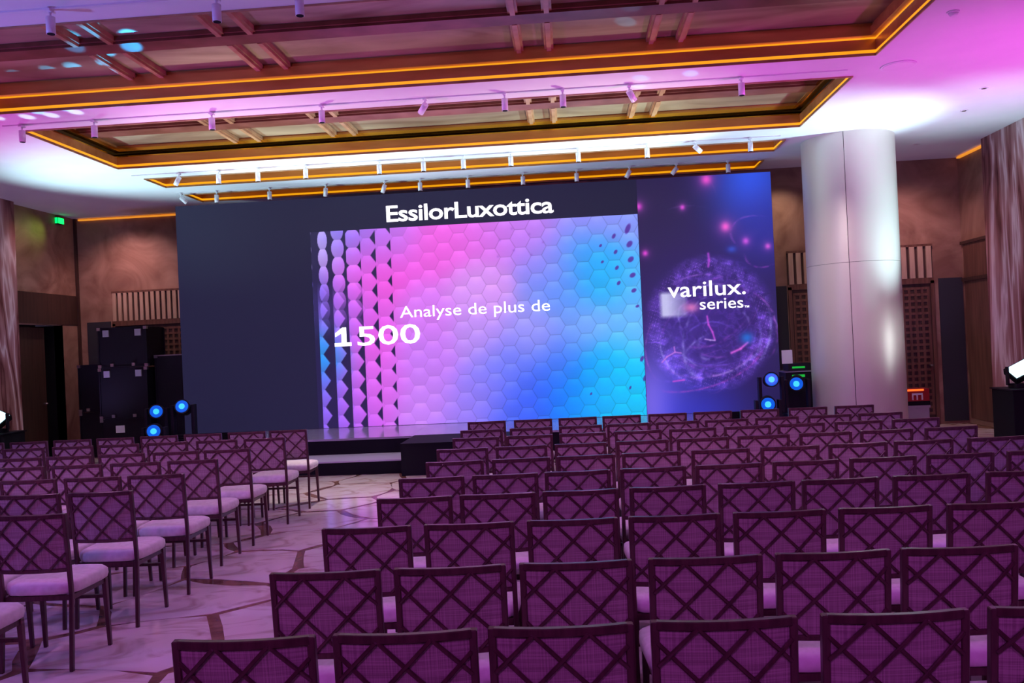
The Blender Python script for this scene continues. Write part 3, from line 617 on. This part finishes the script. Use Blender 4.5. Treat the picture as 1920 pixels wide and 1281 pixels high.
for ti, (y, lab, xs) in enumerate(TR):
    r = box('track_rail', -6.75, 3.3, y-.016, y+.016, ZC-.014, ZC, M['white']); tag(r, ['thin white spotlight rail on the ceiling nearest the camera', 'thin white spotlight rail between the two large coffers', 'thin white spotlight rail behind the pale coffer', 'thin white spotlight rail just before the screen'][ti], 'rail', 'spotlight rails')
    for k, x in enumerate(xs):
        o = tp if tfirst else copy_tree(tp); tfirst = False
        o.location = (x, y, ZC-.014); o['label'] = lab % ORD[k]; o['group'] = 'ceiling track spotlights'
        if (ti, k) in TILT:
            a, b = TILT[ti, k]; o.rotation_euler = (0, 0, 0)
            for ch in o.children:
                if ch.name.startswith(('barrel', 'lamp_mouth')): ch.matrix_local = Matrix.Translation((0, 0, -.075)) @ Matrix.Rotation(a, 4, 'X') @ Matrix.Rotation(b, 4, 'Y') @ Matrix.Translation((0, 0, .075))
sp2 = thing('ceiling_speaker', 'round flush speaker grille in the ceiling beside the near coffer', 'speaker', (3.86, 9.92, ZC))
cyl('rim', (0, 0, -.012), (0, 0, 0), .19, M['white'], sp2, seg=36); cyl('grille', (0, 0, -.016), (0, 0, -.012), .17, M['ceiling'], sp2, seg=36)
sd = thing('smoke_detector', 'small white smoke detector on the ceiling at upper right', 'detector', (3.77, 8.33, ZC))
cyl('base', (0, 0, -.015), (0, 0, 0), .055, M['white'], sd); cyl('sensor', (0, 0, -.045), (0, 0, -.015), .03, M['white'], sd, r1=.045)
for x, y, lab in ((5.76, 14.23, 'small recessed downlight behind the column'), (5.35, 11.1, 'small recessed downlight in front of the right pilaster'), (5.6, 12.2, 'small recessed downlight right of the column')):
    d = thing('downlight', lab, 'downlight', (x, y, ZC), group='recessed downlights'); cyl('rim', (0, 0, -.006), (0, 0, 0), .05, M['white'], d); cyl('lens', (0, 0, -.008), (0, 0, -.006), .03, M['steel'], d)

# ------------------------------------------------------------------ exit sign
ex = thing('exit_sign', 'small glowing green exit sign high on the left wall', 'exit sign', (XL, 16.05, 4.52))
box('housing', .0, .06, -.10, .10, 0, .13, M['blackbox'], ex); box('glow_panel', .06, .066, -.09, .09, .01, .12, M['green'], ex)
box('end_panel', .005, .055, -.106, -.10, .01, .12, M['green'], ex)
gl = spot((XL+.35, 15.7, 4.4), (XL, 15.2, 4.2), 5, (.55, 1, .1), 100, 1, .08)

# ------------------------------------------------------------------ flight cases
def flight_case(x0, x1, y0, y1, z0, z1, label, latches=True, label_paper=None, lidz=None, tabs=False):
    t = thing('flight_case', label, 'case', (x0, y0, z0), group='black equipment cases left of the screen'); W, D, H = x1-x0, y1-y0, z1-z0
    box('body', .012, W-.012, .012, D-.012, .012, H-.012, M['blackbox'], t)
    for (a, b) in ((0, 0), (W, 0), (W, D), (0, D)):
        box('edge', a-.004 if a == 0 else a-.02, a+.02 if a == 0 else a+.004, b-.004 if b == 0 else b-.02, b+.02 if b == 0 else b+.004, .02, H-.02, M['blackbox'], t)
    box('edge', 0, W, -.004, .02, 0, .022, M['alu'] if lidz else M['blackbox'], t); box('edge', 0, W, -.004, .02, H-.022, H, M['alu'] if lidz else M['blackbox'], t)
    for a in (0, W):
        for c in (0, H):
            box('corner_cap', a-.012 if a == 0 else a-.05, a+.05 if a == 0 else a+.012, -.012, .05, max(0, c-.055), min(H, c+.055), M['steel'], t)
    if latches:
        for a in (.28, .72): box('latch', W*a-.03, W*a+.03, -.02, .005, .02, .075, M['steel'], t)
    if tabs:
        for a in (.17, .83): box('latch_plate', W*a-.055, W*a+.055, -.016, .012, H-.17, H-.05, M['lilac'], t)
    if label_paper: a, b, c, d = label_paper; box('paper_label', a, b, -.008, .011, c, d, M['paper'], t)
    return t
flight_case(-8.56, -7.66, 15.0, 15.7, 0, .74, 'bottom black flight case with white paper label, left of screen', False, (.28, .44, .49, .62))
flight_case(-8.56, -7.66, 15.0, 15.7, .745, 1.67, 'middle black flight case with steel latches, left of screen', True, tabs=True)
flight_case(-8.55, -7.64, 15.0, 15.7, 1.675, 2.41, 'topmost black flight case with steel corners, left of screen', True, tabs=True)
flight_case(-7.60, -6.95, 15.2, 15.9, 0, .84, 'lower black case with aluminium edges touching the screen', False, lidz=1)
flight_case(-7.60, -6.95, 15.2, 15.9, .845, 1.87, 'upper black case with aluminium edges touching the screen', False, lidz=1)
flight_case(-9.25, -8.62, 15.5, 16.2, 0, .85, 'low black case behind the labelled case stack', False)
flight_case(-9.25, -8.62, 15.5, 16.2, .855, 1.75, 'upper black case in the rear stack by the corner', True)

# ------------------------------------------------------------------ moving head lights
def moving_head(x, y, zc, aim, label, base_z, s=1.0):
    t = thing('moving_head_light', label, 'stage light', (x, y, base_z), group='blue stage lights beside the screen')
    h = zc-base_z; box('base', -.16, .16, -.14, .14, 0, .12, M['blackbox'], t, .01)
    box('base_display', -.05, .05, -.145, -.14, .04, .08, M['darkpanel'], t)
    cyl('turntable', (0, 0, .12), (0, 0, .15), .1, M['black'], t)
    bm = bmesh.new(); bm_box(bm, -.17, .17, -.05, .05, .15, .19)
    for sgn in (-1, 1): bm_box(bm, sgn*.17-.025, sgn*.17+.025, -.06, .06, .15, h+.05)
    link('yoke', mesh(bm, 'yoke', .008), M['blackbox'], t)
    d = Vector(aim).normalized(); c = Vector((0, 0, h)); f = c+d*.13
    hd = cyl('head', tuple(c-d*.17), tuple(c+d*.12), .10, M['black'], t, r1=.114, seg=28)
    cyl('bezel', tuple(c+d*.115), tuple(f), .118, M['blackbox'], t, seg=28)
    ln = cyl('lens', tuple(c+d*.128), tuple(f+d*.006), 0.102, M['lensblue'], t, r1=.088, seg=28)
    cyl('lens_core', tuple(f+d*.004), tuple(f+d*.012), .046, M['lenscore'], ln, seg=20)
    return t
def riser_case(x0, x1, y0, y1, h, label):
    t = thing('riser_case', label, 'case', (x0, y0, 0)); box('body', 0, x1-x0, 0, y1-y0, 0, h, M['blackbox'], t, .008); box('trim', -.004, x1-x0+.004, -.004, .01, h-.03, h-.005, M['alu'], t); return t
riser_case(-7.0, -5.95, 13.15, 13.75, .36, 'low black riser case carrying two stage lights left of screen')
moving_head(-6.72, 13.45, .94, (.35, -1, .05), 'blue stage light on riser nearest the flight cases', .36)
moving_head(-6.28, 13.45, .98, (.25, -1, .25), 'brightest blue stage light on the left riser beside the screen', .36)
moving_head(-6.5, 12.9, .675, (.35, -1, .0), 'lowest blue stage light standing on the floor left of stage', 0)
riser_case(2.85, 3.8, 13.2, 13.8, .36, 'low black riser case carrying two stage lights right of screen')
moving_head(3.09, 13.5, 1.02, (-.1, -1, .1), 'bright blue stage light at the lower right screen corner', .36)
moving_head(3.50, 13.55, .96, (-.3, -1, -.1), 'blue stage light on right riser nearest the column', .36)
moving_head(2.92, 13.0, .70, (-.2, -1, -.05), 'lowest blue stage light standing on the floor right of stage', 0)
rk = thing('control_rack', 'black control rack with green display behind the right stage lights', 'rack', (3.45, 14.0, 0))
box('body', 0, .5, 0, .45, 0, 1.1, M['blackbox'], rk, .006); box('display', .10, .30, -.006, 0, 1.02, 1.06, M['greendisp'], rk); box('shelf', -.02, .52, -.02, .47, 1.1, 1.12, M['alu'], rk)
box('receiver', .06, .44, .05, .4, 1.12, 1.24, M['blackbox'], rk); box('receiver_display', .12, .32, .044, .05, 1.16, 1.19, M['greendisp'], rk)
ppo = box('paper_sheet', 3.43, 3.60, 14.12, 14.124, 1.24, 1.46, M['paper']); tag(ppo, 'pale paper sheet standing on the control rack', 'paper')
# ------------------------------------------------------------------ ice white wash lights at both sides
def wash_light(x, y, label, zpl, sgn):
    pt = thing('plinth', 'black draped plinth under the white wash light at the %s' % ('right edge' if sgn > 0 else 'left edge'), 'plinth', (x, y, 0))
    box('body', -.28, .28, -.3, .3, 0, zpl, M['black'], pt, .01); box('top', -.30, .30, -.32, .32, zpl, zpl+.02, M['blackbox'], pt)
    t = thing('wash_light', label, 'stage light', (x, y, zpl+.02), group='white wash lights')
    box('base', -.14, .14, -.12, .12, 0, .06, M['blackbox'], t, .008)
    bm = bmesh.new()
    for s in (-1, 1): bm_box(bm, s*.20-.012, s*.20+.012, -.03, .03, .04, .30)
    bm_box(bm, -.21, .21, -.03, .03, .04, .06); link('yoke', mesh(bm, 'yoke'), M['blackbox'], t)
    e = Matrix.Translation((0, 0, .27)) @ Matrix.Rotation(-sgn*.45, 4, 'Y') @ Matrix.Rotation(math.radians(38), 4, 'X')
    for nm, b, m in (('housing', (-.185, .185, -.13, .13, -.10, .0), M['black']), ('led_face', (-.165, .165, -.11, .11, .0, .012), M['ice'])):
        o = box(nm, *b, m, t); o.data.transform(e)
    return t
wash_light(6.30, 12.4, 'ice white wash light glowing at the right edge', .80, 1)
wash_light(-9.12, 12.95, 'ice white wash light glowing at the left edge', .72, -1)
# ------------------------------------------------------------------ red box on a grey crate by the right lattice door
cr_ = thing('grey_crate', 'grey plastic crate on the floor right of the column', 'crate', (5.45, 14.3, 0)); box('body', 0, .34, 0, .3, 0, .46, M['lilac'], cr_, .01); box('rim', -.012, .352, -.012, .312, .42, .46, M['lilac'], cr_)
rb = thing('red_box', 'small red box with orange lit top edge on grey crate', 'box', (5.44, 14.3, .46)); box('body', 0, .36, 0, .28, 0, .27, M['red'], rb, .006)
box('orange_edge', -.004, .27, -.008, .0, .235, .265, M['orange'], rb); box('black_base', -.003, .363, -.006, .0, 0, .07, M['black'], rb)
bm = bmesh.new(); bm_box(bm, .08, .25, -.009, -.002, .17, .20)
for a in (.08, .15, .23): bm_box(bm, a, a+.022, -.009, -.002, .09, .17)
link('emblem', mesh(bm, 'emblem'), M['paper'], rb)
